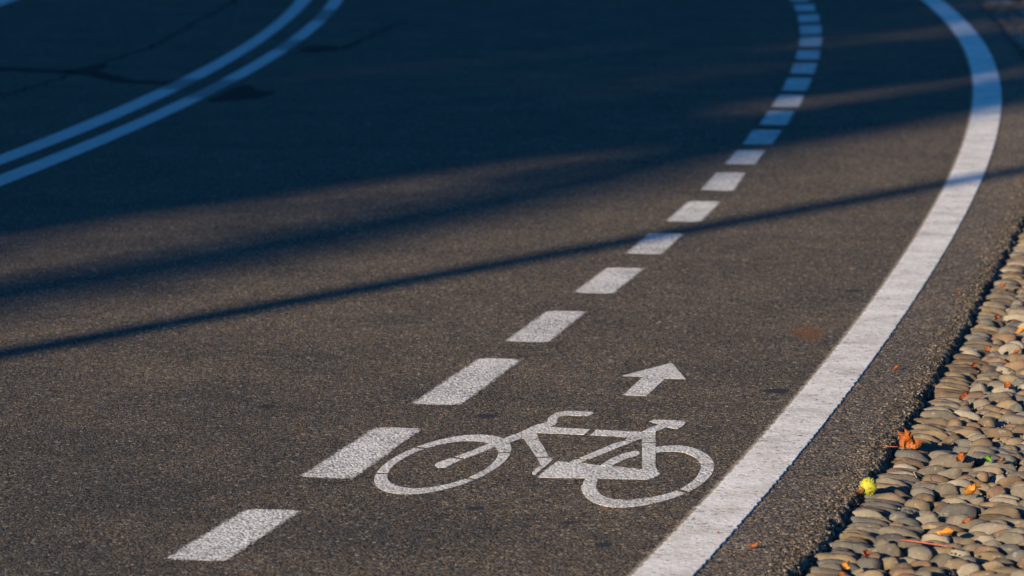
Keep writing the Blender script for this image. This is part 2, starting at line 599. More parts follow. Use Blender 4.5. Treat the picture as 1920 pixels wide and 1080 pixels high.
DASH_LABELS = [
    "speckled white lane dash nearest the camera, short of the painted bicycle",
    "white lane dash touching distance from the painted bicycle's front wheel, frayed at both ends",
    "white lane dash just beyond the painted bicycle's front wheel, abreast of the handlebar",
    "white lane dash abreast of the painted arrow, fourth from the camera",
    "white lane dash between the arrow and the narrow pole shadow, fully sunlit",
    "white lane dash crossed by the narrow pole shadow, half blue and half cream",
    "cream sunlit lane dash directly beyond the narrow pole shadow",
    "pale lane dash at the soft border of the wide shade, second past the narrow shadow",
    "bluish lane dash just inside the wide shade, first one fully shaded",
    "blue-grey shaded lane dash with a nick in its near edge, second in the wide shade",
    "grey lane dash touched by a faint warm streak, third in the wide shade",
    "grey lane dash under the upper faint sun streak, fourth in the wide shade",
    "blurred blue-grey lane dash fifth in the shade, just past the last sun streak",
    "blurred blue-grey lane dash sixth in the shade",
    "blurred blue-grey lane dash seventh in the shade, where the row turns straight away",
    "blurred blue-grey lane dash eighth in the shade, at the row's outermost bulge",
    "blurred blue-grey lane dash ninth in the shade, where the row bends back",
    "small blurred lane dash third from the far end of the row",
    "small blurred lane dash second from the far end of the row",
    "small blurred lane dash farthest of the row, cut by the picture's top edge"]


def patch(name, c, mat, grow=0.014, z=0.002, nx=9, ny=22, parent=None, wob=0.0015):
    """A four-cornered painted field (near left, near right, far right, far left) with its distance to the rim stored per vertex."""
    bl, br, tr, tl = [np.array(at(*q)[:2]) for q in c]
    ctr = (bl + br + tr + tl) / 4
    lx = (np.linalg.norm(br - bl) + np.linalg.norm(tr - tl)) / 2
    ly = (np.linalg.norm(tl - bl) + np.linalg.norm(tr - br)) / 2
    gx, gy = grow / lx, grow / ly
    V, E = [], []
    for j in range(ny):
        b = -gy + (1 + 2 * gy) * j / (ny - 1)
        for i in range(nx):
            a = -gx + (1 + 2 * gx) * i / (nx - 1)
            p = bl * (1 - a) * (1 - b) + br * a * (1 - b) + tr * a * b + tl * (1 - a) * b
            w = mnoise.noise(Vector((p[0] * 14, p[1] * 14, 5))) * wob
            V.append((p[0] + w, p[1] + w, z))
            E.append(min(i * lx / (nx - 1), (nx - 1 - i) * lx / (nx - 1), j * ly / (ny - 1), (ny - 1 - j) * ly / (ny - 1)))
    Fc = [(j * nx + i, j * nx + i + 1, (j + 1) * nx + i + 1, (j + 1) * nx + i) for j in range(ny - 1) for i in range(nx - 1)]
    o = mesh_obj(name, V, Fc, mat, origin=(ctr[0], ctr[1], 0), parent=parent)
    set_attr(o, "edge", E)
    set_attr(o, "wear", [0.0] * len(V))
    return o


for c, lab in zip(DASHES, DASH_LABELS):
    tag(patch("lane_dash", c, M_DASH), lab, "road marking", "white dashes of the cycle lane")


# ------------------------------------------------------------------ continuous lines
def strip(name, fl, fr, ya, yb, step, mat, z=0.002, cols=9, wear=None, grow=(0.0, 0.0), thick=None, wob=0.002, closed_edges=True):
    yl = np.arange(ya, yb, step)
    xl, xr = fl(yl) - grow[0], fr(yl) + grow[1]
    V, E, W = [], [], []
    for j, y in enumerate(yl):
        s = (fl(y + .02) - fl(y - .02)) / .04
        ln = math.sqrt(1 + s * s)
        wl_ = mnoise.noise(Vector((1, y * 30, 0))) * wob
        wr_ = mnoise.noise(Vector((7, y * 38, 0))) * wob + mnoise.noise(Vector((3, y * 140, 0))) * wob * .7
        a, b = xl[j] + wl_, xr[j] + wr_
        for i in range(cols):
            k = i / (cols - 1)
            V.append((a + (b - a) * k, y, z if thick is None else z + (thick - z) * min(1, k * 6)))
            dl, dr = (b - a) * k / ln, (b - a) * (1 - k) / ln
            E.append(min(dl, dr) if closed_edges else dl)
            W.append(wear(y) if wear else 0.0)
        if thick is not None:
            V.append((b + 0.0012, y, -0.001))
            E.append((b - a) / ln)
            W.append(0.0)
    n = cols + (1 if thick is not None else 0)
    Fc = [(j * n + i, j * n + i + 1, (j + 1) * n + i + 1, (j + 1) * n + i) for j in range(len(yl) - 1) for i in range(n - 1)]
    o = mesh_obj(name, V, Fc, mat, origin=(float(fl(ya)), ya, 0))
    set_attr(o, "edge", E)
    set_attr(o, "wear", W)
    return o


SOL_L = [(1180, 1078), (1234, 1030), (1308, 954), (1367, 887), (1434, 808), (1493, 739), (1539.6, 683.7), (1554, 664), (1602, 609), (1646.7, 549.6), (1687, 494),
         (1720.7, 442), (1754, 379), (1776, 331), (1787, 302.4), (1802.8, 270.9), (1817, 234.6), (1824.9, 201.6), (1825.5, 170), (1820, 132), (1806, 94.5), (1784, 56.7), (1755.6, 23.6), (1727, 0)]
SOL_R = [(1308, 1074), (1378.5, 995), (1449, 906), (1519, 824), (1586, 743), (1632, 682), (1646.7, 657), (1687.4, 605), (1732, 538.5), (1761.5, 490), (1791, 442), (1822.6, 375.6),
         (1837.5, 336), (1851.7, 302), (1865.8, 264.6), (1873.7, 233), (1877.8, 195.3), (1876.9, 163.8), (1870.6, 132), (1856, 100.8), (1837.5, 72.4), (1815.4, 45.7), (1790, 18.9), (1765, 0)]
sl, sr = smooth_edge(SOL_L, 5), smooth_edge(SOL_R, 5)
o = strip("edge_line", sl, sr, 4.0, 34.0, 0.012, M_THICK, z=0.0012, cols=12, grow=(0.016, 0.0), thick=0.0032, wob=0.006, closed_edges=False)
tag(o, "broad thick white line curving between the cycle lane and the cobbled verge", "road marking")

UP_T = [(0, 290.3), (81.5, 260.2), (163, 227.6), (244.5, 192), (320, 155.5), (361, 134.5), (422, 105), (483.4, 65.2), (524, 32.6), (554.7, 0)]
UP_B = [(0, 310), (81.5, 279.5), (163, 246), (244.5, 212.3), (320, 178.7), (361, 154.8), (422, 124.3), (483, 85.6), (534, 49), (585, 0)]
LO_T = [(0, 327.4), (81.5, 297.9), (163, 264.3), (244.5, 229.6), (320, 195), (361, 177.3), (422, 144.7), (483, 110), (534, 81.5), (585, 36.7), (618, 0)]
LO_B = [(0, 349.8), (81.5, 318.2), (163, 285.6), (244.5, 251), (320, 212.4), (361, 193.6), (442.6, 155), (504, 120), (565, 79.5), (605.6, 42.8), (644, 0)]


def bumps(spans):
    sp = [(at(*a)[1], at(*b)[1]) for a, b in spans]

    def w(y):
        k = 0.0
        for a, b in sp:
            k = max(k, min(1, max(0, (y - a + .08) / .16)) * min(1, max(0, (b + .08 - y) / .16)))
        return 0.62 * k
    return w


for T, B, wv, lab in (
        (UP_T, UP_B, bumps([((330, 168), (362, 148))]), "outer shaded stripe of the double centre line, farther from the cycle lane"),
        (LO_T, LO_B, bumps([((365, 185), (440, 150)), ((530, 95), (555, 75)), ((598, 40), (618, 18))]), "inner shaded stripe of the double centre line, nearer the cycle lane")):
    o = strip("centre_line", smooth_edge(T, 3), smooth_edge(B, 3), 6.0, 32.0, 0.05, M_CENTRE, wear=wv, grow=(.004, .004))
    tag(o, lab, "road marking", "double white centre line")

FL_B = smooth_edge([(-60, 33), (0, 13), (32, 0)], 1)
FL_T = lambda y: FL_B(y) - 0.24
o = strip("far_line", FL_T, FL_B, 23.6, 29.0, 0.05, M_CENTRE)
tag(o, "short visible corner of a bright line at the far side of the road", "road marking")

# ------------------------------------------------------------------ the stencilled bicycle and arrow
def resample(pts, step, closed, jit=0.0006):
    out = []
    n = len(pts)
    for i in range(n if closed else n - 1):
        a, b = pts[i], pts[(i + 1) % n]
        k = max(1, int((b - a).length / step))
        for q in range(k):
            p = a.lerp(b, q / k)
            j = mnoise.noise(Vector((p.x * 160, p.y * 160, 2))) * jit
            out.append(Vector((p.x + j, p.y + j * 1.6)))
    if not closed:
        out.append(pts[-1])
    return out


def catmull(P, closed, per=8):
    n = len(P)
    out = []
    for i in range(n if closed else n - 1):
        p0 = P[(i - 1) % n] if closed else P[max(i - 1, 0)]
        p1, p2 = P[i], P[(i + 1) % n]
        p3 = P[(i + 2) % n] if closed else P[min(i + 2, n - 1)]
        for q in range(per):
            t = q / per
            out.append(0.5 * ((2 * p1) + (p2 - p0) * t + (2 * p0 - 5 * p1 + 4 * p2 - p3) * t * t + (3 * p1 - p0 - 3 * p2 + p3) * t ** 3))
    if not closed:
        out.append(P[-1])
    return out


ZP = 0.0003


def flat(pts):
    return [at(*p).xy for p in pts]


def bm_poly(bm, pts2):
    vs_ = [bm.verts.new((p.x, p.y, ZP)) for p in pts2]
    f = bm.faces.new(vs_)
    f.normal_update()
    if f.normal.z < 0:
        f.normal_flip()
    bmesh.ops.triangulate(bm, faces=[f], ngon_method='EAR_CLIP')


def bm_band(bm, A, B, closed):
    n = len(A)
    va = [bm.verts.new((p.x, p.y, ZP)) for p in A]
    vb = [bm.verts.new((p.x, p.y, ZP)) for p in B]
    for i in range(n if closed else n - 1):
        j = (i + 1) % n
        f = bm.faces.new((va[i], va[j], vb[j], vb[i]))
        f.normal_update()
        if f.normal.z < 0:
            f.normal_flip()


def cut(bm, pa, pb, width=0.019, reach=0.03):
    """A bare bridge of the stencil: removes the paint between two photo points, a few millimetres wide."""
    a, b = at(*pa), at(*pb)
    d = (b - a).normalized()
    nrm = Vector((-d.y, d.x, 0))
    for sgn in (-1, 1):
        geom = bm.verts[:] + bm.edges[:] + bm.faces[:]
        bmesh.ops.bisect_plane(bm, geom=geom, plane_co=a + nrm * sgn * width / 2, plane_no=nrm, dist=1e-7)
    c, L = (a + b) / 2, (b - a).length / 2 + reach
    dead = [f for f in bm.faces if abs((f.calc_center_median() - a).dot(nrm)) < width / 2 - 1e-6 and abs((f.calc_center_median() - c).dot(d)) < L]
    bmesh.ops.delete(bm, geom=dead, context='FACES')


def stencil(name, polys=(), bands=(), cuts=(), parent=None, origin=None):
    bm = bmesh.new()
    for p in polys:
        bm_poly(bm, resample(flat(p), 0.008, True))
    for A, B, closed in bands:
        bm_band(bm, A, B, closed)
    for c in cuts:
        cut(bm, *c)
    # thickness of the paint film
    top = bm.faces[:]
    r = bmesh.ops.extrude_face_region(bm, geom=top)
    for v in [g_ for g_ in r["geom"] if isinstance(g_, bmesh.types.BMVert)]:
        v.co.z = 0.0007 + 0.00003 * (len(parent.children) if parent is not None else 0)
    org = Vector(parent.location) if parent is not None else Vector(origin)
    for v in bm.verts:
        if v.co.z < 0.00065:
            v.co.z = 0.0002
        v.co -= org
    bmesh.ops.recalc_face_normals(bm, faces=bm.faces[:])
    me = bpy.data.meshes.new(name)
    bm.to_mesh(me)
    bm.free()
    me.materials.append(M_STENCIL)
    o = bpy.data.objects.new(name, me)
    if parent is None:
        o.location = org
    link(o, parent)
    set_attr(o, "edge", [1.0] * len(me.vertices))
    set_attr(o, "wear", [0.0] * len(me.vertices))
    return o


def A_(pts):   # crop used for the front wheel
    return [(690 + x / 5.4, 760 + y / 5.4) for x, y in pts]


def B_(pts):   # crop used for the frame and the rear wheel
    return [(980 + x / 5.053, 760 + y / 5.053) for x, y in pts]


def ellipse_fit(pts):
    """Least-squares conic through ground points, returned as a dense closed loop."""
    P = np.array([p[:] for p in flat(pts)])
    c = P.mean(0)
    q = (P - c)
    A = np.stack([q[:, 0] ** 2, q[:, 0] * q[:, 1], q[:, 1] ** 2, q[:, 0], q[:, 1]], 1)
    k = np.linalg.lstsq(A, np.ones(len(q)), rcond=None)[0]
    M = np.array([[k[0], k[1] / 2], [k[1] / 2, k[2]]])
    ctr = -0.5 * np.linalg.solve(M, k[3:])
    val = 1 + ctr @ M @ ctr
    w, v = np.linalg.eigh(M / val)
    th = np.linspace(0, 2 * np.pi, 121)[:-1]
    R = v @ np.diag(1 / np.sqrt(w)) @ v.T
    L = (R @ np.stack([np.cos(th), np.sin(th)])).T + ctr + c
    return [Vector((float(a), float(b))) for a, b in L]


bike = empty("bicycle_symbol", at(1020, 880))
tag(bike, "white stencilled bicycle symbol painted in the cycle lane, two stretched wheels", "road marking")

outer = ellipse_fit(A_([(48, 760), (75, 695), (160, 615), (300, 520), (490, 425), (640, 365), (830, 322), (1000, 303), (1150, 303), (1270, 318), (1360, 340), (1420, 370), (1450, 420), (1450, 475),
                        (1420, 540), (1340, 610), (1240, 675), (1090, 745), (900, 815), (720, 865), (540, 895), (380, 905), (250, 892), (140, 850), (75, 805)]))
inner = ellipse_fit(A_([(195, 745), (200, 690), (250, 620), (350, 550), (480, 480), (590, 435), (720, 400), (860, 375), (1000, 365), (1130, 370), (1230, 385), (1300, 430), (1318, 475), (1300, 540),
                        (1240, 600), (1150, 665), (1000, 740), (860, 790), (700, 820), (560, 835), (420, 832), (320, 825), (230, 795)]))
ax = lambda pts: A_(pts)
stencil("front_wheel", bands=[(outer, inner, True)],
        cuts=[(ax([(80, 692)])[0], ax([(195, 692)])[0]), (ax([(490, 428)])[0], ax([(592, 437)])[0]), (ax([(1312, 478)])[0], ax([(1448, 476)])[0]), (ax([(990, 740)])[0], ax([(1085, 750)])[0])], parent=bike)
stencil("fork", polys=[A_([(676, 610), (690, 588), (760, 560), (870, 528), (1080, 448), (1226, 386), (1290, 422), (1200, 457), (1080, 507), (960, 547), (860, 592), (790, 632), (705, 634)]),
                       A_([(1362, 341), (1440, 311), (1553, 271), (1554, 337), (1434, 379), (1400, 356)])],
        cuts=[(ax([(876, 530)])[0], ax([(965, 545)])[0])], parent=bike)
stencil("handlebar", polys=[B_([(-8, 248), (50, 222), (120, 188), (232, 163), (240, 125), (270, 98), (320, 72), (380, 57), (440, 53), (520, 58), (600, 60), (660, 64), (671, 74), (640, 96), (610, 103), (540, 101),
                                (460, 98), (390, 99), (350, 109), (330, 127), (325, 168), (300, 190), (252, 206), (180, 214), (132, 262), (150, 314), (-5, 318)])], parent=bike)
stencil("top_tube", polys=[B_([(256, 208), (640, 229), (1128, 254), (1128, 318), (1045, 343), (970, 328), (1000, 304), (590, 280), (136, 262), (184, 215)])],
        cuts=[(B_([(675, 226)])[0], B_([(605, 286)])[0], 0.016)], parent=bike)
stencil("down_tube", polys=[B_([(14, 325), (150, 325), (198, 392), (248, 490), (283, 517), (216, 578), (165, 617), (122, 657), (93, 656), (90, 640), (120, 605), (175, 572), (130, 490), (50, 372)])],
        cuts=[(B_([(125, 493)])[0], B_([(250, 491)])[0])], parent=bike)
stencil("chain_guard", polys=[B_([(138, 683), (220, 616), (322, 535), (375, 532), (440, 543), (495, 513), (610, 517), (548, 547), (740, 571), (850, 577), (1133, 608), (1134, 577), (1258, 577), (1280, 628), (1305, 648), (1272, 674),
                                  (1232, 691), (1180, 703), (950, 700), (712, 697), (700, 755), (570, 755), (575, 728), (600, 692), (400, 690)])], parent=bike)
stencil("seat_stay", polys=[B_([(972, 338), (1040, 350), (870, 416), (642, 513), (540, 500), (640, 458), (860, 365)])], parent=bike)
stencil("crank", polys=[B_([(742, 569), (830, 510), (960, 455), (1080, 432), (1105, 443), (1110, 461), (1070, 485), (980, 508), (910, 540), (848, 574)])], parent=bike)
stencil("seat_tube", polys=[B_([(1131, 320), (1130, 254), (1258, 254), (1259, 400), (1258, 571), (1133, 571)])], cuts=[(B_([(1128, 350)])[0], B_([(1262, 350)])[0])], parent=bike)
stencil("saddle", polys=[B_([(1133, 252), (1195, 215), (1300, 183), (1250, 170), (1200, 154), (1240, 137), (1400, 142), (1530, 151), (1548, 164), (1515, 200), (1470, 222), (1430, 221), (1368, 209), (1262, 251)])], parent=bike)
ro = catmull(flat(B_([(1261, 400), (1340, 388), (1480, 384), (1600, 402), (1700, 440), (1770, 490), (1810, 550), (1812, 600), (1780, 670), (1700, 745), (1580, 820), (1430, 880), (1250, 930), (1080, 958), (930, 968), (800, 960),
                      (680, 925), (610, 880), (570, 830), (556, 790), (560, 758)])), False, 6)
ri = catmull(flat(B_([(1261, 448), (1340, 440), (1450, 440), (1540, 455), (1620, 490), (1665, 525), (1688, 570), (1680, 620), (1640, 690), (1560, 755), (1470, 805), (1330, 850), (1180, 880), (1000, 897), (900, 895), (800, 875),
                      (745, 850), (712, 815), (700, 795), (696, 775), (696, 758)])), False, 6)
stencil("rear_wheel", bands=[(ro, ri, False)], cuts=[(B_([(1680, 557)])[0], B_([(1815, 557)])[0]), (B_([(1465, 800)])[0], B_([(1570, 828)])[0])], parent=bike)

o = stencil("direction_arrow", polys=[[(1257, 681.2), (1260.5, 681.5), (1285.5, 711), (1246.7, 710.2), (1211.7, 743), (1168.3, 740.8), (1205.5, 707), (1165.5, 705)]], origin=at(1225, 715))
tag(o, "small white arrow painted ahead of the bicycle symbol, pointing along the lane", "road marking")

o = patch("paint_trace", [(1066, 767), (1150, 768), (1152, 764), (1068, 763)], M_GHOST, z=0.0012, ny=6)
tag(o, "faint worn streak of white paint just beyond the stencilled handlebar", "road marking")
o = patch("paint_trace", [(1118, 708), (1128, 708), (1148, 697), (1140, 697)], M_GHOST, z=0.0012, ny=6)
tag(o, "faint slanting scrape of white paint beside the arrow's shaft", "road marking")


# ------------------------------------------------------------------ cracks and tar in the shaded carriageway
def ribbon(name, pts, widths, z=0.0016):
    P = catmull([at(*p).xy for p in pts], False, 10)
    V, Fc = [], []
    n = len(P)
    for i, p in enumerate(P):
        d = (P[min(i + 1, n - 1)] - P[max(i - 1, 0)]).normalized()
        k = i / (n - 1) * (len(widths) - 1)
        w = widths[int(k)] + (widths[min(int(k) + 1, len(widths) - 1)] - widths[int(k)]) * (k - int(k))
        w *= 0.36 * (1 + 0.6 * mnoise.noise(Vector((p.x * 9, p.y * 9, 0))))
        j = mnoise.noise(Vector((p.x * 6, p.y * 6, 7))) * 0.03 + mnoise.noise(Vector((p.x * 21, p.y * 21, 7))) * 0.02
        nr = Vector((-d.y, d.x))
        a, b = p + nr * (w + j), p - nr * (w - j)
        V += [(a.x, a.y, z), (b.x, b.y, z)]
        if i:
            Fc.append((2 * i - 2, 2 * i - 1, 2 * i + 1, 2 * i))
    return tag(mesh_obj(name, V, Fc, M_TAR, origin=at(*pts[0])), kind="structure")


ribbon("road_crack", [(-60, 125), (0, 129), (71, 133), (149, 136), (198, 143), (230, 152), (275, 154), (330, 157)], [.14, .18, .2, .2, .18, .16, .2, .25])
ribbon("road_crack", [(149, 136), (168, 130), (188, 121)], [.2, .2, .05])
ribbon("road_crack", [(184, 122), (235, 103), (290, 85), (360, 46), (425, 10), (450, -10)], [.03, .03, .035, .03, .035, .03])
ribbon("road_crack", [(149, 136), (90, 155), (40, 170), (-20, 185)], [.03, .03, .03, .02])
ribbon("road_crack", [(600, 94), (640, 92), (690, 70), (760, 40)], [.08, .07, .04, .03])


def blob(name, pts, z=0.0014):
    P = resample(catmull([at(*p).xy for p in pts], True, 8), 0.03, True, 0.02)
    bm = bmesh.new()
    f = bm.faces.new([bm.verts.new((p.x, p.y, 0)) for p in P])
    f.normal_update()
    if f.normal.z < 0:
        f.normal_flip()
    bmesh.ops.triangulate(bm, faces=[f], ngon_method='EAR_CLIP')
    me = bpy.data.meshes.new(name)
    bm.to_mesh(me)
    bm.free()
    me.materials.append(M_TAR)
    o = bpy.data.objects.new(name, me)
    o.location = (0, 0, z)
    return tag(link(o), kind="structure")


blob("road_tar_patch", [(388, 190), (405, 182), (425, 172), (448, 162), (468, 161), (486, 170), (517, 174), (492, 182), (462, 186), (430, 189)])
blob("road_tar_patch", [(140, 137), (150, 133), (178, 133), (200, 138), (180, 142), (158, 140)], 0.0019)
blob("road_tar_patch", [(560, 95), (580, 88), (610, 86), (640, 91), (612, 96), (585, 98)], 0.0019)

# ------------------------------------------------------------------ cobbles
def pebble_shape(seed, sub):
    r = np.random.default_rng(seed)
    v, f = icos(sub)
    e = r.uniform(0.68, 0.95)
    v = np.sign(v) * np.abs(v) ** e
    ph = r.uniform(0, 50, 3)
    lump = np.array([mnoise.noise(Vector((*(p * 0.9 + ph),))) for p in v])
    lump2 = np.array([mnoise.noise(Vector((*(p * 2.3 + ph),))) for p in v])
    v = v * (1 + 0.27 * lump + 0.09 * lump2)[:, None]
    v[:, 0] *= 1 + 0.18 * r.uniform(-1, 1) * v[:, 1]
    for q in range(4):                      # worn breaks: flattened facets
        d = r.normal(0, 1, 3)
        d /= np.linalg.norm(d)
        over = np.clip(v @ d - r.uniform(0.62, 0.85), 0, None)
        v = v - 0.6 * over[:, None] * d
    v = v / np.abs(v).max(0)
    return v, f


NSH = 22
SHAPES = {s: [pebble_shape(100 + i, s) for i in range(NSH)] for s in (1, 2, 3)}

stones = []     # (x, y, ztop, a, b, c, angle, kind)  a: half length, b: half width


def edge_angle(y):
    x, nx, ny = edge_frame(y)
    return math.atan2(ny, nx)


# the border row: long stones laid side by side across the edge
y = 3.2
while y < 17.0:
    w = random.uniform(0.029, 0.046)
    L = random.uniform(0.100, 0.124)
    x0, y0 = edge_pt(0.011 + random.uniform(0, .010) + L / 2, y + w / 2)
    stones.append([float(x0), float(y0), -0.009 + random.gauss(0, .004), L / 2 * 1.04, w / 2 * 1.04, random.uniform(.028, .036), edge_angle(y) + random.gauss(0, .09), "row"])
    if random.random() < 0.13:      # two short ones end to end
        stones[-1][3] *= 0.62
    y += w

# the field behind it: cells of a relaxed scatter, each filled by one stone
def field(ua, ub, ya, yb, du, dv, jitter):
    pts = []
    vrow = ya
    k = 0
    while vrow < yb:
        u = ua + (du / 2 if k % 2 else 0)
        while u < ub:
            pts.append((u + rng.uniform(-jitter, jitter) * du, vrow + rng.uniform(-jitter, jitter) * dv))
            u += du
        vrow += dv * 0.92
        k += 1
    P = np.array(pts)
    P = P[rng.random(len(P)) > 0.12]
    an = np.array([1.0, 2.0])
    for it in range(2):
        kd = kdtree.KDTree(len(P))
        for i, p in enumerate(P):
            kd.insert((p[0], p[1] * an[1], 0), i)
        kd.balance()
        gu, gv = np.meshgrid(np.arange(ua - .02, ub + .02, 0.011), np.arange(ya, yb, 0.011))
        S = np.stack([gu.ravel(), gv.ravel()], 1)
        own = np.array([kd.find((a, b * an[1], 0))[1] for a, b in S])
        cnt = np.bincount(own, minlength=len(P)).astype(float)
        ok = cnt > 3
        mu = np.stack([np.bincount(own, S[:, 0], len(P)), np.bincount(own, S[:, 1], len(P))], 1) / np.maximum(cnt, 1)[:, None]
        if it == 0:
            P = np.where(ok[:, None], P * 0.35 + mu * 0.65, P)
    d = S - mu[own]
    cxx = np.bincount(own, d[:, 0] ** 2, len(P)) / np.maximum(cnt, 1)
    cyy = np.bincount(own, d[:, 1] ** 2, len(P)) / np.maximum(cnt, 1)
    cxy = np.bincount(own, d[:, 0] * d[:, 1], len(P)) / np.maximum(cnt, 1)
    for i in np.nonzero(cnt > 6)[0]:
        w, v = np.linalg.eigh(np.array([[cxx[i], cxy[i]], [cxy[i], cyy[i]]]))
        a, b = 2.0 * math.sqrt(max(w[1], 1e-6)), 2.0 * math.sqrt(max(w[0], 1e-6))
        ang = math.atan2(v[1, 1], v[0, 1])
        px_, py_ = edge_pt(mu[i, 0], mu[i, 1])
        c = min(0.042, max(0.024, 0.75 * b + 0.012))
        sz = rng.uniform(0.72, 0.94)
        a, b = min(a * sz, 0.078), min(b * sz, 0.036)
        stones.append([float(px_), float(py_), -0.012 + random.gauss(0, .0085) + 0.12 * (b - 0.03), a, b, c, ang + edge_angle(mu[i, 1]), "field"])


field(0.137, 1.75, 5.6, 16.5, 0.078, 0.034, 0.48)
n_near = len(stones)
field(0.04, 0.75, 16.6, 36.0, 0.13, 0.10, 0.40)

info = []
for i, s in enumerate(stones):
    q = px_of((s[0], s[1], s[2]))
    depth = math.hypot(s[0], s[1])
    info.append((q[0], q[1], s[3] * s[4] / depth ** 2 * (0.2 + 0.0), -40 < q[0] - s[3] * F_PX / depth and True))


def inframe(i):
    q = info[i]
    r = stones[i][3] * F_PX / stones[i][1]
    return q[0] - r * 0.7 < 1920 and q[1] < 1095 and q[1] > -5


cand = sorted([i for i in range(n_near) if inframe(i)], key=lambda i: -stones[i][3] * stones[i][4] / stones[i][1] ** 2.6)
CHOSEN = set(cand[:300])
print("cobbles in frame:", len(cand), "total:", len(stones))

LANDMARKS = [("yellow burr", (1628, 912)), ("upright orange leaf", (1690, 828)), ("green leaf scrap", (1855, 862)), ("reddish stalk", (1735, 1018)), ("curled orange scrap", (1825, 922)),
             ("amber leaf strip", (1776, 998)), ("dark red leaf", (1808, 745)), ("orange leaf scrap", (1805, 858)), ("brown-orange leaf", (1891, 722))]
WORDS = "no one two three four five six seven eight nine ten eleven twelve thirteen fourteen fifteen sixteen seventeen eighteen nineteen twenty".split()


def wn_(n):
    return WORDS[n] if n < len(WORDS) else "many"


def stone_label(s, colour):
    asp = s[3] / s[4]
    shape = "long" if asp > 1.65 else ("oval" if asp > 1.22 else "round")
    size = "large" if s[3] * s[4] > 0.0019 else ("small" if s[3] * s[4] < 0.00105 else "")
    best = min(LANDMARKS, key=lambda k: (at(*k[1]).x - s[0]) ** 2 + ((at(*k[1]).y - s[1]) * .7) ** 2)
    g_ = at(*best[1])
    du, dv = round((s[0] - g_.x) / 0.045), round((s[1] - g_.y) / 0.045)
    parts = []
    if dv: parts.append(f"{wn_(abs(dv))} {'stone' if abs(dv) == 1 else 'stones'} {'beyond' if dv > 0 else 'short of'}")
    if du: parts.append(f"{wn_(abs(du))} {'right' if du > 0 else 'left'} of")
    where = " and ".join(parts) if parts else "touching"
    rowtxt = "border cobble" if s[7] == "row" else "cobble"
    t = f"{size} {colour} {shape} {rowtxt} {where} the {best[0]}".split()
    if len(t) > 16:
        t = f"{colour} {rowtxt} {where} the {best[0]}".split()
    return " ".join(t)


ROW_SHAPES = [0, 2, 3, 5, 7, 8, 14, 17, 19]
base_mesh = []
for k in range(NSH):
    v, f = SHAPES[3][k]
    base_mesh.append(np_mesh("cobble", v, f, M_STONE, smooth=True))
mass = {1: ([], [], [0]), 2: ([], [], [0])}
for i, s in enumerate(stones):
    x, y, zt, a, b, c, ang, kind = s
    k = rng.integers(NSH)
    tilt = (rng.normal(0, .17), rng.normal(0, .13))
    if kind == 'row':
        tilt = (tilt[0] * .5, tilt[1] * .4)
        k = ROW_SHAPES[int(rng.integers(len(ROW_SHAPES)))]
    if i in CHOSEN:
        ci = int(rng.choice(6, p=[.28, .24, .16, .14, .11, .07]))
        o = bpy.data.objects.new("cobble", base_mesh[k])
        o.location = (x, y, zt - c)
        o.rotation_euler = (tilt[0], tilt[1], ang)
        o.scale = (a, b, c)
        cc = np.array(STONE_COLS[ci][1]) * rng.uniform(.62, 1.0)
        o.color = (*cc, 1)
        link(o)
        tag(o, stone_label(s, STONE_COLS[ci][0]), "cobblestone", "cobblestones set in the verge")
    else:
        sub = 2 if i < n_near else 1
        v, f = SHAPES[sub][k]
        R = np.array(Matrix.Rotation(ang, 3, 'Z') @ Matrix.Rotation(tilt[1], 3, 'Y') @ Matrix.Rotation(tilt[0], 3, 'X'))
        mass[sub][0].append((v * np.array([a, b, c])) @ R.T + np.array([x, y, zt - c]))
        mass[sub][1].append(f + mass[sub][2][0])
        mass[sub][2][0] += len(v)
allV = np.concatenate(mass[2][0] + mass[1][0])
allF = np.concatenate(mass[2][1] + [f + mass[2][2][0] for f in mass[1][1]])
me = np_mesh("cobbled_verge", allV, allF, M_STONES, smooth=True)
tag(link(bpy.data.objects.new("cobbled_verge", me)), kind="stuff", label="further cobblestones running on along the road edge")

# grit and crumbs of soil washed between the stones
gV, gF, goff = [], [], 0
ng = 5200
gy = rng.uniform(6.8, 14.5, ng)
gu = rng.uniform(0.03, 0.95, ng)
gx_, gy_ = edge_pt(gu, gy)
for i in range(ng):
    if mnoise.noise(Vector((gx_[i] * 4.5, gy_[i] * 4.5, 9))) < 0.02:
        continue
    r_ = rng.uniform(0.0015, 0.0042)
    v = iv1 * (1 + rng.uniform(-.3, .3, (len(iv1), 1))) * r_ * np.array([1.3, 1.0, .8])
    gV.append(v @ rot_z(rng.uniform(0, 6.28)).T + np.array([gx_[i], gy_[i], rng.uniform(-.034, -.020)]))
    gF.append(if1 + goff)
    goff += len(v)


def grit_material():
    m = NT("verge_grit")
    c = m.ramp(m.n("NewGeometry").outputs["Random Per Island"], [(0.0, (0.05, 0.035, 0.022)), (0.5, (0.14, 0.10, 0.065)), (1.0, (0.30, 0.23, 0.15))])
    return m.finish(c, 0.95, None, 0.1)


me = np_mesh("grit", np.concatenate(gV), np.concatenate(gF), grit_material())
tag(link(bpy.data.objects.new("grit", me)), kind="stuff", label="grit and soil crumbs washed between the cobbles")

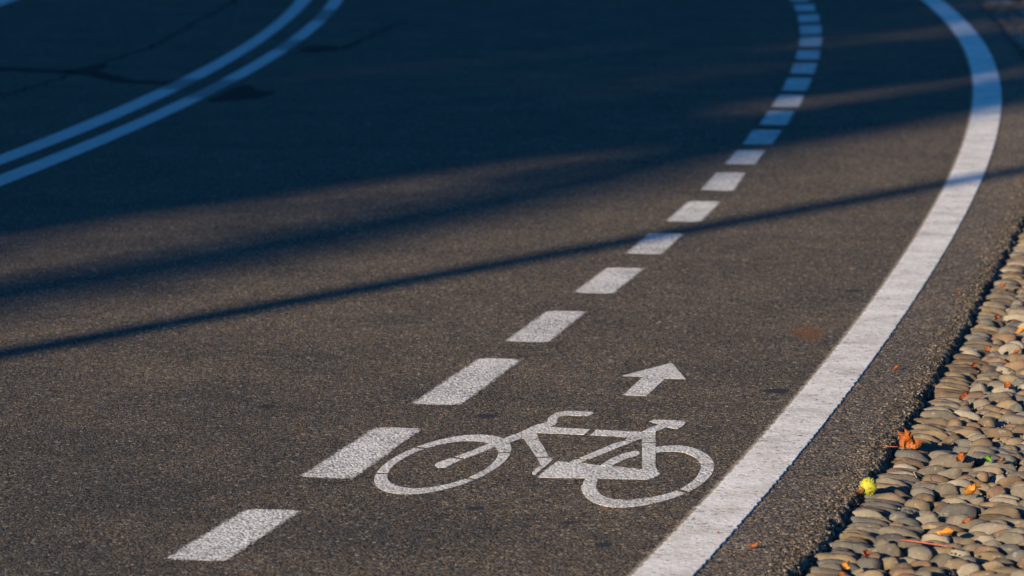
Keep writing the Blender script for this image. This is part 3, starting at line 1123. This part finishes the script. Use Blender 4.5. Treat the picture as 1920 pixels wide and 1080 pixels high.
# ------------------------------------------------------------------ leaves, burr, stalks
L_ORANGE = leaf_material("orange_leaf", [(0.3, (0.17, 0.042, 0.010)), (0.5, (0.33, 0.092, 0.016)), (0.7, (0.46, 0.155, 0.030))])
L_YELLOW = leaf_material("amber_leaf", [(0.3, (0.42, 0.15, 0.02)), (0.6, (0.62, 0.30, 0.05))])
L_BROWN = leaf_material("brown_leaf", [(0.3, (0.14, 0.055, 0.022)), (0.6, (0.26, 0.12, 0.05))])
L_RED = leaf_material("dark_red_leaf", [(0.3, (0.12, 0.022, 0.012)), (0.6, (0.26, 0.06, 0.02))])
L_GREEN = leaf_material("green_leaf", [(0.3, (0.07, 0.20, 0.02)), (0.6, (0.16, 0.36, 0.04))], (0.05, 0.08, 0.01))
M_STALK = plain("leaf_stalk", (0.22, 0.075, 0.04), 0.6, 80.0)


def blade(L, W, curl=0.3, fold=0.2, teeth=0.10, wave=0.08, bend=0.0, seed=0, nx=13, ny=26):
    """A leaf blade in its own frame: base at the origin, midrib along +X, face up +Z."""
    r = random.Random(seed)
    ph = r.uniform(0, 20)
    V, Fc = [], []
    for j in range(ny):
        t = j / (ny - 1)
        w = W * (math.sin(math.pi * min(1, t ** 0.8)) ** 0.75) * (0.55 + 0.45 * t if t < .6 else 1 - 0.35 * (t - .6)) * (1 + teeth * math.sin(t * 46 + ph))
        w = max(w, 0.0006)
        ang = bend * t
        xm = L * (math.sin(ang) / bend if abs(bend) > 1e-3 else t)
        zm = L * ((1 - math.cos(ang)) / bend if abs(bend) > 1e-3 else 0)
        for i in range(nx):
            k = 2 * i / (nx - 1) - 1
            yy = k * w * (1 - curl * 0.35 * abs(k))
            zz = curl * W * k * k * (0.6 + 0.4 * t) + fold * W * abs(k) + wave * W * math.sin(7 * t + 3 * k + ph) + 0.05 * W * mnoise.noise(Vector((t * 9, k * 3, ph)))
            zz += 0.03 * W * math.cos((t * 2 + abs(k)) * 22)
            V.append(Vector((xm - math.sin(ang) * zz, yy, zm + math.cos(ang) * zz)))
    for j in range(ny - 1):
        for i in range(nx - 1):
            Fc.append((j * nx + i, j * nx + i + 1, (j + 1) * nx + i + 1, (j + 1) * nx + i))
    return V, Fc


def placed(V, loc, yaw, pitch=0.0, roll=0.0):
    R = Matrix.Rotation(yaw, 3, 'Z') @ Matrix.Rotation(-pitch, 3, 'Y') @ Matrix.Rotation(roll, 3, 'X')
    return [R @ v + Vector(loc) for v in V]


def tube(P, r0, r1, n=7):
    V, Fc = [], []
    m = len(P)
    for i, p in enumerate(P):
        d = (P[min(i + 1, m - 1)] - P[max(i - 1, 0)]).normalized()
        a = d.orthogonal().normalized()
        if i:
            a = (a_prev - d * a_prev.dot(d)).normalized()
        a_prev = a
        b = d.cross(a)
        r = r0 + (r1 - r0) * i / (m - 1)
        for k in range(n):
            th = 2 * math.pi * k / n
            V.append(p + (a * math.cos(th) + b * math.sin(th)) * r)
    for i in range(m - 1):
        for k in range(n):
            Fc.append((i * n + k, i * n + (k + 1) % n, (i + 1) * n + (k + 1) % n, (i + 1) * n + k))
    Fc.append(tuple(range(n - 1, -1, -1)))
    Fc.append(tuple(range((m - 1) * n, m * n)))
    return V, Fc


# the big orange leaf caught in the gap: upright leaflets, one fallen to the side, a stalk
base = at(1690, 838, 0.002)
lf = empty("fallen_leaf", base)
tag(lf, "large crumpled orange leaf standing upright in the gap at the asphalt edge", "leaf")
for k, (yaw, pit, rol, L, W, mat) in enumerate([(2.3, 1.10, 1.3, .041, .021, L_ORANGE), (1.75, 1.32, 1.5, .047, .024, L_ORANGE), (0.9, 1.12, 1.75, .042, .022, L_ORANGE), (0.15, 0.95, 1.9, .034, .018, L_ORANGE)]):
    V, Fc = blade(L, W, 0.45, 0.25, 0.12, 0.16, 0.45, seed=k)
    mesh_obj("leaflet", placed(V, base + Vector((0.001 * k, 0, 0)), yaw, pit, rol), Fc, mat, parent=lf, smooth=True)
V, Fc = blade(.062, .017, -0.5, -0.3, 0.08, 0.12, -0.45, seed=9)
mesh_obj("leaflet", placed(V, base + Vector((-0.006, 0, 0.010)), -0.12, 0.30, 0.55), Fc, L_ORANGE, parent=lf, smooth=True)
P = [at(1690, 838, .004), at(1678, 837.5, .006), at(1664, 837, .005), at(1653, 834, .006)]
V, Fc = tube(P, .0010, .0014)
mesh_obj("stalk", V, Fc, M_STALK, parent=lf, smooth=True)

# the spiny yellow-green burr of a chestnut
def burr_material(spine):
    m = NT("burr_spine" if spine else "burr_shell")
    p = m.coord("Object")
    col = m.ramp(m.noise(p, 60.0, 4, 0.6), [(0.3, (0.22, 0.22, 0.018)), (0.55, (0.37, 0.36, 0.030)), (0.75, (0.46, 0.44, 0.06))])
    f = m.ramp(m.noise(p, 95.0, 3, 0.7), [(0.58, 0.0), (0.64, 1.0)])
    col = m.mix(m.math('MULTIPLY', f, 0.2 if spine else 0.8), col, (0.16, 0.075, 0.018))
    return m.finish(col, 0.6, m.bump(m.noise(p, 220, 3), 0.5, .003), 0.35)


bc = at(1628, 926, -0.008)
burr = empty("chestnut_burr", bc)
tag(burr, "spiny yellow-green chestnut burr lying at the asphalt edge beside the cobbles", "chestnut burr")
RB = 0.0192
cen = bc + Vector((0, 0, RB * 0.95))
v, f = icos(3)
V = [cen + Vector(p) * RB * (1 + 0.07 * mnoise.noise(Vector(p) * 2.4)) for p in v]
mesh_obj("shell", V, [tuple(q) for q in f], burr_material(False), parent=burr, smooth=True)
V, Fc = [], []
for k in range(190):
    z = 1 - 2 * (k + .5) / 190
    th = k * 2.39996
    d = Vector((math.sqrt(1 - z * z) * math.cos(th), math.sqrt(1 - z * z) * math.sin(th), z))
    d = (d + Vector((random.gauss(0, .12), random.gauss(0, .12), random.gauss(0, .12)))).normalized()
    a = d.orthogonal().normalized()
    b = d.cross(a)
    n0 = len(V)
    rr = .0011
    for q in range(5):
        t = 2 * math.pi * q / 5
        V.append(cen + d * RB * .97 + (a * math.cos(t) + b * math.sin(t)) * rr)
    bendv = Vector((random.gauss(0, .2), random.gauss(0, .2), random.gauss(0, .2)))
    V.append(cen + (d + bendv * .25) * (RB + random.uniform(.0020, .0046)))
    Fc += [(n0 + q, n0 + (q + 1) % 5, n0 + 5) for q in range(5)]
mesh_obj("spines", V, Fc, burr_material(True), parent=burr)
tag([o for o in burr.children if o.name.startswith("spines")][0], kind="stuff")


def scrap(px, py, wpx, hpx, mat, label, z=0.0, yaw=0.0, pitch=0.35, roll=0.3, curl=0.5, seed=1, name="leaf_scrap", bend=0.8):
    g_ = at(px, py, z)
    L = wpx / F_PX * g_.y * 1.05
    W = max(L * 0.22, hpx / F_PX * g_.y * 0.75)
    V, Fc = blade(L, W, curl, 0.2, 0.2, 0.25, bend, seed, 9, 15)
    V = [v - Vector((L / 2, 0, 0)) for v in V]
    V = placed(V, g_, yaw, pitch, roll)
    zmin = min(v.z for v in V)
    V = [v + Vector((0, 0, z - zmin)) for v in V]
    return tag(mesh_obj(name, V, Fc, mat, origin=g_, smooth=True), label, "leaf", "dead leaf scraps on the verge" if z < 0.0005 else "leaf bits on the asphalt")


ZS = -0.008
scrap(1614, 930, 30, 16, L_BROWN, "brown curled leaf scrap tucked under the yellow burr", -0.012, -0.5, 0.1, 0.4, seed=2)
scrap(1805, 866, 26, 17, L_ORANGE, "orange leaf scrap propped on cobbles beside the green scrap", ZS, 0.2, 0.5, 0.8, seed=3)
scrap(1855, 867, 15, 15, L_GREEN, "small bright green leaf scrap among the cobbles", ZS, 0.6, 0.9, 0.6, seed=4)
scrap(1879, 868, 18, 9, L_BROWN, "reddish brown leaf bit just past the green scrap", ZS, 0.1, 0.2, 0.5, seed=5)
scrap(1826, 929, 34, 19, L_YELLOW, "curled amber-orange leaf scrap arched over a round cobble", ZS, 0.1, 0.15, 0.5, 0.9, seed=6)
scrap(1774, 1003, 40, 14, L_YELLOW, "amber leaf strip lying slantwise beside the reddish stalk", ZS, -0.35, -0.1, 0.7, seed=7)
scrap(1815, 982, 22, 9, L_ORANGE, "thin orange leaf sliver between long cobbles beyond the amber strip", ZS, 0.05, 0.1, 0.6, seed=8)
scrap(1588, 1068, 20, 20, L_YELLOW, "glowing orange leaf curl standing on the cobbles nearest the camera", ZS, 0.4, 0.9, 0.9, seed=10)
scrap(1580, 1085, 20, 14, L_ORANGE, "orange leaf piece cut by the picture's lower edge", ZS, 0.2, 0.5, 0.9, seed=11)
scrap(1624, 1045, 16, 16, L_RED, "dark red leaf shred wedged in a gap near the lower edge", ZS, 1.2, 0.4, 0.3, seed=12)
scrap(1808, 750, 24, 11, L_RED, "dark red leaf resting behind the border row", ZS, 0.5, 0.3, 0.5, seed=13)
scrap(1891, 728, 17, 14, L_ORANGE, "brown-orange leaf cupped on a pale cobble", ZS, 0.3, 0.5, 0.6, seed=14)
scrap(1913, 626, 20, 11, L_YELLOW, "amber leaf lying flat on the cobbles farther up the verge", ZS, 0.1, 0.15, 0.6, seed=15)
scrap(1906, 664, 16, 8, L_ORANGE, "small orange leaf between the amber leaf and the brown-orange leaf", ZS, 0.1, 0.2, 0.5, seed=16)
scrap(1853, 660, 16, 9, L_ORANGE, "small orange leaf bit behind the border row, abreast of the rust stain", ZS, 0.4, 0.3, 0.5, seed=17)
scrap(1869, 600, 14, 10, L_RED, "reddish leaf shred in the border row farther up the edge", ZS, 0.9, 0.4, 0.5, seed=18)
scrap(1881, 541, 14, 8, L_ORANGE, "tiny orange leaf bit on the farthest sharp cobbles", ZS, 0.2, 0.4, 0.5, seed=19)
scrap(1826, 690, 12, 9, L_RED, "tiny dark red leaf bit lodged behind a border cobble", ZS, 0.9, 0.4, 0.5, seed=20)
scrap(1416, 1029, 24, 9, L_ORANGE, "small orange leaf bit on the asphalt between white line and verge, near the lower edge", 0.0012, 0.1, 0.1, 0.3, seed=21)
scrap(1680, 694, 15, 7, L_ORANGE, "tiny orange leaf bit on the asphalt midway between line and cobbles", 0.0012, 0.2, 0.1, 0.3, seed=22)
scrap(1272, 983, 8, 5, L_BROWN, "tiny brown leaf crumb on the inner rim of the broad white line", 0.0022, 0.2, 0.2, 0.3, seed=23)
scrap(1347, 1000, 7, 4, L_ORANGE, "tiny orange leaf crumb in the middle of the broad white line", 0.0036, 0.9, 0.2, 0.3, seed=24)
scrap(1798, 553, 9, 5, L_ORANGE, "blurred tiny orange leaf crumb on asphalt just short of the narrow pole shadow", 0.0012, 0.9, 0.2, 0.3, seed=25)

P = [at(1688, 1012, ZS + .004), at(1705, 1014, ZS + .007), at(1735, 1018, ZS + .008), at(1765, 1022.5, ZS + .008), at(1786, 1028, ZS + .004)]
P = [Vector((*p.xy, 0)).lerp(p, 1) for p in P]
V, Fc = tube(P, .0022, .0013)
tag(mesh_obj("leaf_stalk", V, Fc, plain("red_stalk", (0.30, 0.085, 0.05), 0.55, 60), origin=P[0], smooth=True), "long thin reddish leaf stalk lying across cobbles near the lower edge", "leaf stalk")
P = [at(1713, 885, ZS + .016), at(1716, 890, ZS + .008), at(1719, 896, ZS + .002)]
V, Fc = tube(P, .0010, .0008)
tag(mesh_obj("twig", V, Fc, plain("dry_twig", (0.36, 0.25, 0.14), 0.7, 60), origin=P[0], smooth=True), "short pale dry twig sticking up at the end of a border cobble", "twig")

# ------------------------------------------------------------------ what stands behind the photographer and throws the shadows
M_METAL = plain("painted_steel", (0.10, 0.11, 0.11), 0.5, 8.0, 0.1, 0.05)
M_GLASS = plain("lamp_glass", (0.75, 0.75, 0.72), 0.25, 8.0, 0.05, 0.0)
M_BARK = plain("bark", (0.10, 0.075, 0.05), 0.9, 9.0, 0.5, 0.9)
M_LEAFAGE = plain("autumn_foliage", (0.09, 0.085, 0.02), 0.6, 2.0, 0.5, 0.1)
M_WALL = plain("render_wall", (0.36, 0.30, 0.22), 0.9, 1.5, 0.12, 0.1)
M_ROOF = plain("roof_tile", (0.20, 0.085, 0.055), 0.85, 4.0, 0.3, 0.3)
M_PANE = plain("window_glass", (0.03, 0.035, 0.04), 0.15, 2.0, 0.1, 0.0)
M_FRAME = plain("window_frame", (0.55, 0.53, 0.48), 0.6, 6.0, 0.05, 0.0)

p0 = st(7.80, -7.0)
lamp = empty("street_lamp", p0)
tag(lamp, "slim dark street lamp behind the camera whose pole casts the narrow shadow", "street lamp")
V, Fc = tube([p0 + Vector((0, 0, z)) for z in (0, .4, 3, 6, 9)], .098, .075, 16)
mesh_obj("pole", V, Fc, M_METAL, parent=lamp, smooth=True)
V, Fc = tube([p0 + Vector((0, 0, z)) for z in (0, .5, .55)], .14, .12, 16)
mesh_obj("base", V, Fc, M_METAL, parent=lamp)
V, Fc = tube([p0 + Vector((0, 0, 8.9)), p0 + Vector((.3, .6, 9.25)), p0 + Vector((.7, 1.4, 9.3))], .045, .035, 10)
mesh_obj("arm", V, Fc, M_METAL, parent=lamp, smooth=True)
hv = Vector((.45, .9, 0)).normalized()
hs = Vector((-hv.y, hv.x, 0))
hc = p0 + Vector((.9, 1.8, 9.3))
V = [hc + hv * a * .38 + hs * b * .15 * (1 - .3 * (a > 0)) + Vector((0, 0, c)) for c in (-.05, .06) for a in (-1, 1) for b in (-1, 1)]
hd = mesh_obj("lamp_head", V, [(0, 1, 3, 2), (4, 6, 7, 5), (0, 4, 5, 1), (2, 3, 7, 6), (0, 2, 6, 4), (1, 5, 7, 3)], M_METAL, parent=lamp)
V = [hc + hv * a * .3 + hs * b * .1 + Vector((0, 0, c)) for c in (-.09, -.052) for a in (-1, 1) for b in (-1, 1)]
mesh_obj("lens", V, [(0, 1, 3, 2), (4, 6, 7, 5), (0, 4, 5, 1), (2, 3, 7, 6), (0, 2, 6, 4), (1, 5, 7, 3)], M_GLASS, parent=lamp)


def leaf_cloud(centres, n, size, seed):
    r = np.random.default_rng(seed)
    V, Fc = [], []
    for k in range(n):
        c, rad = centres[r.integers(len(centres))]
        d = r.normal(0, 1, 3)
        d = d / np.linalg.norm(d) * rad * r.uniform(.35, 1.0) ** .6
        a = r.normal(0, 1, 3); a /= np.linalg.norm(a)
        b = np.cross(a, r.normal(0, 1, 3)); b /= np.linalg.norm(b)
        q = np.array(c) + d
        s = size * r.uniform(.6, 1.3)
        n0 = len(V)
        V += [q - a * s, q + b * s * .55, q + a * s, q - b * s * .55]
        Fc.append((n0, n0 + 1, n0 + 2, n0 + 3))
    return V, Fc


def tree(label, spine, r0, r1, limbs, clouds, nleaf, seed, leaf=.11):
    root = empty("tree", spine[0])
    tag(root, label, "tree", "trees behind the camera")
    V, Fc = tube(catmull3(spine), r0, r1, 14)
    mesh_obj("trunk", V, Fc, M_BARK, parent=root, smooth=True)
    for a, b, ra in limbs:
        V, Fc = tube([a, a.lerp(b, .5) + Vector((0, 0, .15)), b], ra, ra * .35, 8)
        mesh_obj("limb", V, Fc, M_BARK, parent=root, smooth=True)
    V, Fc = leaf_cloud(clouds, nleaf, leaf, seed)
    cr = mesh_obj("crown", V, Fc, M_LEAFAGE, parent=root)
    return root


def shade_leaves(centres, n, seed):
    """Loose unseen leaves around the tree built last, added to soften its shadow."""
    root = [o for o in COL.objects if o.name.split(".")[0] == "tree"][-1]
    V, Fc = leaf_cloud(centres, n, .07, seed)
    mesh_obj("shade_foliage", V, Fc, M_LEAFAGE, parent=root)  # unseen leaf cloud, added to dim the sunlit bands beside the trunk's shadow


def catmull3(P):
    return catmull([Vector(p) for p in P], False, 6)


TAN = math.tan(SUN_EL)


def caster(s, t_c, t_hit):
    """Point above (s, t_c) whose shadow falls at distance t_hit along the sun's way."""
    return st(s, t_c, (t_hit - t_c) * TAN)


TC = -32.0
sp = [st(8.2, TC, -0.1), caster(8.45, TC, -4.0), caster(8.62, TC, 4.0), caster(8.68, TC, 9.2), caster(8.93, TC, 12.0), caster(9.5, TC, 15.0)]
crown = [(caster(9.40, TC, 14.6), .40), (caster(9.50, TC, 16.2), .40), (caster(9.62, TC, 18.0), .38), (caster(9.60, TC, 20.0), .42), (caster(9.62, TC, 22.5), .45), (caster(9.5, TC, 25), .55), (caster(9.30, TC, 13.9), .25)]
tree("leaning tree behind the camera whose trunk casts the broad soft shadow", sp, .20, .19,
     [(sp[4], crown[1][0], .07), (sp[5], crown[3][0], .08), (sp[5], crown[2][0], .06)], crown, 1800, 3)
shade_leaves([(caster(s_, TC, t_), .46) for s_, t_ in ((8.60, 7.5), (8.66, 9), (8.72, 10.2), (8.86, 11.2), (9.0, 12.2), (9.15, 13.2))], 520, 31)
TU = -18.0
sp = [st(9.9, TU, -0.1), caster(9.88, TU, 2.0), caster(9.88, TU, 10.5), caster(9.83, TU, 13.0), caster(9.83, TU, 18), caster(9.83, TU, 26)]
crown = [(caster(10.2, TU, 28), .9), (caster(9.8, TU, 30), 1.0), (caster(11, TU, 30), 1.0), (caster(10.4, TU, 34), 1.0)]
tree("slender upright tree behind the camera beside the building", sp, .30, .13, [(sp[4], crown[0][0], .07), (sp[4], crown[2][0], .06)], crown, 2600, 5)

shade_leaves([(caster(s_, TU, t_), .36) for s_, t_ in ((9.42, 8.5), (9.44, 10), (9.46, 11.5), (9.50, 13), (9.55, 14.5))], 400, 32)

# tall trees behind the building: their thinning crowns shade the far bend
TR = -30.0
for k, (s0, cl, n_) in enumerate([
        (12.4, [(10.55, 17, .5), (10.8, 20, .7), (11.3, 16.5, .9), (11.2, 23, 1.0), (12.2, 19.5, 1.2), (12.0, 26.5, 1.3), (13.2, 16.5, 1.2), (13.2, 23, 1.3), (12.0, 31, 1.4), (10.9, 27, .8)], 7000)
        ]):
    cl = [(caster(a, TR + random.uniform(-1, 1), b), c_) for a, b, c_ in cl]
    sp = [st(s0, TR, -.1), st(s0 + .1, TR, 5), st(s0 - .1, TR, 10), st(s0, TR, 15)]
    tree("broad tree with a thinning crown behind the low wing of the building",
         sp, .34, .14, [(sp[2], cl[q][0], .09) for q in range(0, len(cl), 2)], cl, n_, 20 + k, .14)

# the building whose shade covers the far carriageway
SB, TB, HB, LB, DB = 10.015, -14.0, 8.4, 24.0, 11.0
bl = empty("building", st(SB, TB))
tag(bl, "tall pale rendered building behind the camera whose shade darkens the far road", "building")


def box_st(s0, s1, t0, t1, z0, z1):
    V = [st(s, t, z) for z in (z0, z1) for t in (t0, t1) for s in (s0, s1)]
    return V, [(0, 2, 3, 1), (4, 5, 7, 6), (0, 1, 5, 4), (2, 6, 7, 3), (0, 4, 6, 2), (1, 3, 7, 5)]


V, Fc = box_st(SB, SB + LB, TB - DB, TB, -.1, HB)
mesh_obj("wall", V, Fc, M_WALL, parent=bl)
S2, H2 = SB + 3.0, 15.5
V, Fc = box_st(S2, SB + LB - .4, TB - DB + .4, TB - .6, HB - 1.0, H2)
mesh_obj("upper_wall", V, Fc, M_WALL, parent=bl)
e = [st(S2 - .3, TB - .3, H2 + .003), st(SB + LB, TB - .3, H2 + .003), st(SB + LB, TB - DB + .1, H2 + .003), st(S2 - .3, TB - DB + .1, H2 + .003)]
r1, r2 = st(S2 + 2, TB - DB / 2, H2 + 2), st(SB + LB - 2, TB - DB / 2, H2 + 2)
mesh_obj("upper_roof", e + [r1, r2], [(0, 1, 5, 4), (2, 3, 4, 5), (0, 4, 3), (1, 2, 5), (0, 3, 2, 1)], M_ROOF, parent=bl)
m1, m2 = st(SB + .0, TB - DB / 2, HB + 1.2), st(SB + LB, TB - DB / 2, HB + 1.2)
e = [st(SB, TB + .0, HB + .003), st(SB + LB + .4, TB + .4, HB + .003), st(SB + LB + .4, TB - DB - .4, HB + .003), st(SB, TB - DB - .4, HB + .003)]
mesh_obj("roof", e + [m1, m2], [(0, 1, 5, 4), (2, 3, 4, 5), (0, 4, 3), (1, 2, 5), (0, 3, 2, 1)], M_ROOF, parent=bl)
for fl in range(2):
    for k in range(6):
        s0 = SB + 1.6 + k * 3.8
        V, Fc = box_st(s0, s0 + 1.3, TB + .003, TB + .06, 1.4 + fl * 3.4, 3.1 + fl * 3.4)
        w_ = mesh_obj("window", V, Fc, M_FRAME, parent=bl)
        V, Fc = box_st(s0 + .1, s0 + 1.2, TB + .063, TB + .07, 1.5 + fl * 3.4, 3.0 + fl * 3.4)
        p_ = mesh_obj("pane", V, Fc, M_PANE, parent=bl)
        p_.parent = w_
V, Fc = box_st(SB + 11.2, SB + 12.4, TB + .003, TB + .08, 0, 2.3)
mesh_obj("door", V, Fc, M_BARK, parent=bl)
